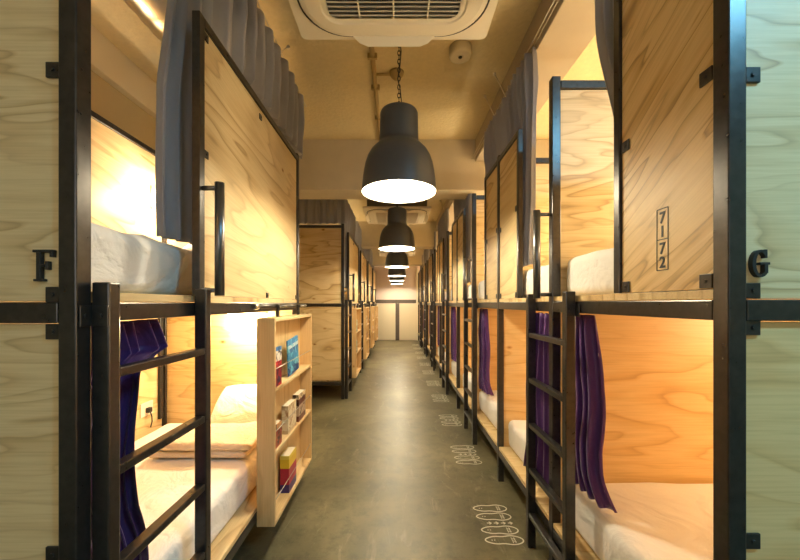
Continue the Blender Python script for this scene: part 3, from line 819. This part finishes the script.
# ------------------------------------------------------------------ ceiling equipment
def rrect(hx, hy, r, n=8, cx=0, cy=0):
    out = []
    for sx, sy, a0 in ((1, 1, 0), (-1, 1, 90), (-1, -1, 180), (1, -1, 270)):
        for k in range(n+1):
            a = math.radians(a0+90*k/n); out.append((cx+sx*(hx-r)+r*math.cos(a), cy+sy*(hy-r)+r*math.sin(a)))
    return out
def aircon(y, z, label):
    t = thing('air_conditioner', (-.016 if y < 2 else 0, y, z), label, 'air conditioner', 'ceiling air conditioners')
    up = lambda a, b, d: (a, b, d)
    put('panel', lambda: MB().prism(rrect(.475, .475, .03), .03, lambda a, b, d: (a, b, d)), 'ac_white', t, key=('acp',))
    put('housing', lambda: MB().box(-.42, .42, -.42, .42, .031, CEIL-z-.002, .004), 'ac_casing', t, key=('ach', z))
    def face():
        mb = MB(); n = len(rrect(.42, .42, .17))
        rings = [(rrect(.425, .44, .20), -.0005), (rrect(.42, .435, .20), -.014), (rrect(.40, .415, .19), -.02), (rrect(.335, .35, .09), -.022), (rrect(.328, .343, .085), -.017), (rrect(.305, .32, .05), -.017)]
        vs = [(a, b, zz) for ring, zz in rings for a, b in ring]
        fs = [(i*n+k, i*n+(k+1) % n, (i+1)*n+(k+1) % n, (i+1)*n+k) for i in range(len(rings)-1) for k in range(n)]
        return mb.add(vs, fs)
    put('face', face, 'ac_white', t, key=('acf',))
    def seam():
        # dark shadow gaps of the corner louvres
        mb = MB()
        o = rrect(.432, .447, .205, 12)
        mb.tube([(a, b, -.002) for a, b in o+[o[0]]], .004, 6, cap=False)
        return mb
    put('seam', seam, 'ac_dark', t, key=('acs',))
    def grille():
        mb = MB().box(-.303, .303, -.318, .318, -.008, -.003, 0)
        return mb
    put('intake', grille, 'ac_dark', t, key=('acg',))
    def slats():
        mb = MB()
        for k in range(26):
            yy = -.305+.61*k/25
            mb.box(-.303, .303, yy-.0018, yy+.0018, -.016, -.010, .001)
        for x in (-.16, 0, .16): mb.box(x-.004, x+.004, -.318, .318, -.0195, -.0172, .001)
        return mb
    put('intake_grille', slats, 'ac_white', t, key=('acsl',))
    def flap(rot):
        def b():
            mb = MB()
            M = Matrix.Rotation(rot, 4, 'Z')
            top = [(-.215, .425, -.012), (.215, .425, -.012)]; bot = [(-.135, .462, -.046), (.135, .462, -.046)]
            mid = [(-.175, .452, -.036), (.175, .452, -.036)]
            vs = [top[0], top[1], mid[1], bot[1], bot[0], mid[0]]
            vs2 = [(a, b2+.006, c+.004) for a, b2, c in vs]
            vv = [M @ Vector(p) for p in vs+vs2]
            fs = [(0, 1, 2, 3, 4, 5), (11, 10, 9, 8, 7, 6)]+[(k, (k+1) % 6, 6+(k+1) % 6, 6+k) for k in range(6)]
            return mb.add(vv, fs)
        return b
    for q in range(4): put('louvre_flap', flap(q*PI/2), 'ac_white', t, key=('acfl', q))
    return t
aircon(1.345, 2.722, 'cream ceiling air conditioner cassette nearest the front, its grille overhead')
aircon(5.30, 2.66, 'ceiling air conditioner cassette behind the nearest cross beam')
aircon(9.25, 2.66, 'ceiling air conditioner cassette behind the second cross beam')

o = put('ceiling_speaker', MB().lathe([(0, CEIL-.07), (.018, CEIL-.07), (.020, CEIL-.065), (.026, CEIL-.065), (.06, CEIL-.075), (.074, CEIL-.07), (.078, CEIL-.06), (.078, CEIL-.001), (0, CEIL-.001)], 36), 'cream_plastic', None, (.452, 2.50, 0))
sp = thing('ceiling_speaker', (.452, 2.50, 0), 'cream round ceiling speaker beside the nearest air conditioner', 'speaker')
o.name = 'body'; o.parent = sp; o.location = (0, 0, 0)
put('centre', MB().lathe([(0, CEIL-.078), (.012, CEIL-.076), (.015, CEIL-.067), (.016, CEIL-.0655)], 20), 'black_plastic', sp)
sp.name = 'ceiling_speaker'

t = thing('ceiling_conduit', (-.18, 2.3, CEIL), 'painted conduit pipe on the ceiling with a branch to a round box', 'conduit')
put('pipe', MB().tube([(0, 0, -.02), (0, 1.595, -.02)], .018, 10), 'conduit_paint', t)
for yy in (.25, .62, 1.1): put('clamp', MB().box(-.035, .035, yy, yy+.02, -.042, -.001, .003), 'conduit_paint', t)
put('branch', MB().tube([(0, .47, -.018), (.125, .47, -.018)], .010, 8), 'conduit_paint', t)
put('junction_box', MB().lathe([(0, -.055), (.03, -.05), (.055, -.02), (.058, -.001), (0, -.001)], 24, (.177, .47, 0)), 'conduit_paint', t)

# spiral duct over the unit lettered F
def duct():
    mb = MB(); prof = []
    n = 150; rr = .125
    vs = []; fs = []
    for i in range(n+1):
        y = -1.2+5.0*i/n; r = rr+(.004 if i % 3 == 0 else 0)
        for k in range(28):
            a = 2*PI*k/28; vs.append((r*math.cos(a), y, r*math.sin(a)))
    for i in range(n):
        for k in range(28): fs.append((i*28+k, i*28+(k+1) % 28, (i+1)*28+(k+1) % 28, (i+1)*28+k))
    return mb.add(vs, fs, True)
o = put('ceiling_duct', duct, 'duct_metal', None, (-1.36, 0, CEIL-.135))
tag(o, 'shiny spiral metal duct under the ceiling above the unit lettered F', 'duct')

# ------------------------------------------------------------------ painted slipper outlines on the floor
def slippers():
    mb = MB(); Lh = .108
    f = lambda a, b, d: (a, b, .0012+d)
    def outline(cy, sgn):
        def pt(t, k=1.0):
            c, s = math.cos(t), math.sin(t)
            x = Lh*c*k; w = (.040+.006*c-.010*math.sin(PI*(c*.5+.5))**2*0)*k
            w *= 1-.26*math.exp(-((c+.05)/.32)**2)
            return (x, cy+w*s+sgn*.004*math.cos(t*2)*0)
        pts = [pt(2*PI*q/40) for q in range(41)]
        stroke(mb, pts, .0074, .0008, f)
        # strap hatching at the toe and dots at the heel
        for a in (.045, .060): stroke(mb, [(a, cy-.024), (a, cy+.024)], .003, .0008, f)
        for b in (-.014, 0, .014): stroke(mb, [(.045, cy+b), (.066, cy+b)], .0025, .0008, f)
        for a in (-.07, -.055): stroke(mb, [(a-.003, cy), (a+.003, cy)], .006, .0008, f)
    for c in (-.155, -.066, .066, .155): outline(c, 1)
    for k in range(4):
        a = -.06+k*.043
        stroke(mb, [(a, 0), (a+.024, 0)], .006, .0008, f)
        stroke(mb, [(a+.014, -.012), (a+.028, 0), (a+.014, .012)], .006, .0008, f)
    return mb
for n in range(1, 12):
    y = [2.15, 3.13, 4.05, 4.99, 5.92, 6.86, 7.78, 8.7, 9.62, 10.5, 11.4][n-1]
    o = put('floor_marking', slippers, 'marking', None, (.612, y, 0), key=('slip',))
    tag(o, 'white painted slipper outlines on the concrete floor, %s group from the front' % (ORD[n-1] if n > 1 else 'nearest'), 'floor marking', 'painted slipper outlines')

# ------------------------------------------------------------------ small bed lamps (the light in the bunks, and added ceiling fill)
def bed_lamp(loc, axis, power, col, label, n):
    t = thing('bed_lamp', loc, label, 'lamp', 'bunk reading lamps')
    if axis == 'z':
        put('tube', MB().tube([(0, 0, -.06), (0, 0, .06)], .012, 10), 'tube_glow', t); put('mount', MB().box(-.035, -.0125, -.014, .014, -.07, .07, .002), 'socket_white', t)
        put('light_block', MB().lathe([(0, .092), (.05, .088), (.073, .062), (.075, .060), (.05, .084), (0, .087)], 28, (.105, 0, 0)), 'lamp_inner', t)  # unseen piece added to keep this lamp's light off the ceiling
        light('bed_light', 'POINT', (.06, 0, -.02), power, col, .04, t); return
    if axis == 'x': put('tube', lambda: MB().tube([(-.14, 0, 0), (.14, 0, 0)], .010, 10), 'tube_glow', t, key=('blx',)); put('mount', lambda: MB().box(-.15, .15, -.014, .014, .0105, .03, .002), 'socket_white', t, key=('bmx',))
    else: put('tube', lambda: MB().tube([(0, -.14, 0), (0, .14, 0)], .010, 10), 'tube_glow', t, key=('bly',)); put('mount', lambda: MB().box(-.014, .014, -.15, .15, .0105, .03, .002), 'socket_white', t, key=('bmy',))
    light('bed_light', 'POINT', (0, 0, -.04), power, col, .05, t)
WARM = (1, .85, .55); AMB = (1, .78, .46)
bed_lamp((XL-.36, 2.575, 1.264), 'x', 32, WARM, 'small white tube lamp over the pillow of the lower bunk lettered F', 0)
bed_lamp((XL-MD+.055, 2.50, 2.10), 'z', 36, (1, .84, .62), 'small tube lamp on the back panel of the upper bunk lettered F', 0)
for k in range(1, 5):
    bed_lamp((XL-.5, modY[k]+1.0, 1.264), 'x', 10, WARM, 'small tube lamp in the lower bunk '+where[k], 0)
    bed_lamp((XL-MD+.10, modY[k]+1.0, 2.2), 'y', 24, WARM, 'added fill lamp in the upper bunk '+where[k], 0)  # unseen lamp added so the ceiling catches warm light
for n in range(13):
    y = Y0+BAY*n+.46
    w = 'nearest the lettered end' if n == 0 else '%s along from the lettered end' % ORD[n]
    bed_lamp((XR+1.25, y, 1.27), 'x', 17, AMB, 'tube lamp in the lower bunk, row marked G, '+w, 0)
    bed_lamp((XR+1.05, y, 2.02), 'x', 32, WARM, 'added fill lamp in the upper bunk, row marked G, '+w, 0)  # added to throw warm light up onto the ceiling

# dim daylight from the added, unseen window behind the viewer, and the cool tube fitting of the front passage
light('window_fill', 'AREA', ((wx0+wx1)/2, YB-.04, (wz0+wz1)/2), 10, (1.0, .90, .86), (wx1-wx0, wz1-wz0), None, (-PI/2, 0, 0))
t = thing('ceiling_lamp', (1.62, -.28, CEIL), 'cool white tube fitting on the ceiling of the front passage', 'lamp')
put('housing', MB().box(-.62, .62, -.09, .09, -.05, -.001, .004), 'ac_white', t)
for yy in (-.045, .045): put('tube', MB().tube([(-.58, yy, -.072), (.58, yy, -.072)], .016, 12), 'cool_tube', t)
light('tube_light', 'AREA', (0, 0, -.095), 66, (.20, .64, 1.0), (1.16, .16), t)

# ------------------------------------------------------------------ world, camera, view
wd = bpy.data.worlds.new('world'); bpy.context.scene.world = wd; wd.use_nodes = True
wd.node_tree.nodes['Background'].inputs[0].default_value = (.5, .45, .4, 1)
wd.node_tree.nodes['Background'].inputs[1].default_value = .15
cam = bpy.data.cameras.new('camera'); co = bpy.data.objects.new('camera', cam); C.objects.link(co)
co.location = (0, 0, EYE); co.rotation_euler = (PI/2, 0, 0)
cam.sensor_width = 36; cam.lens = 350/800*36; cam.shift_x = 3/800; cam.shift_y = 23.5/800
cam.clip_start = .05
S = bpy.context.scene; S.camera = co
S.view_settings.view_transform = 'Standard'; S.view_settings.look = 'None'
S.view_settings.exposure = 0.1; S.view_settings.gamma = 1.0; S.view_settings.use_curve_mapping = False
S.cycles.use_denoising = True
S.cycles.max_bounces = 8; S.cycles.diffuse_bounces = 5
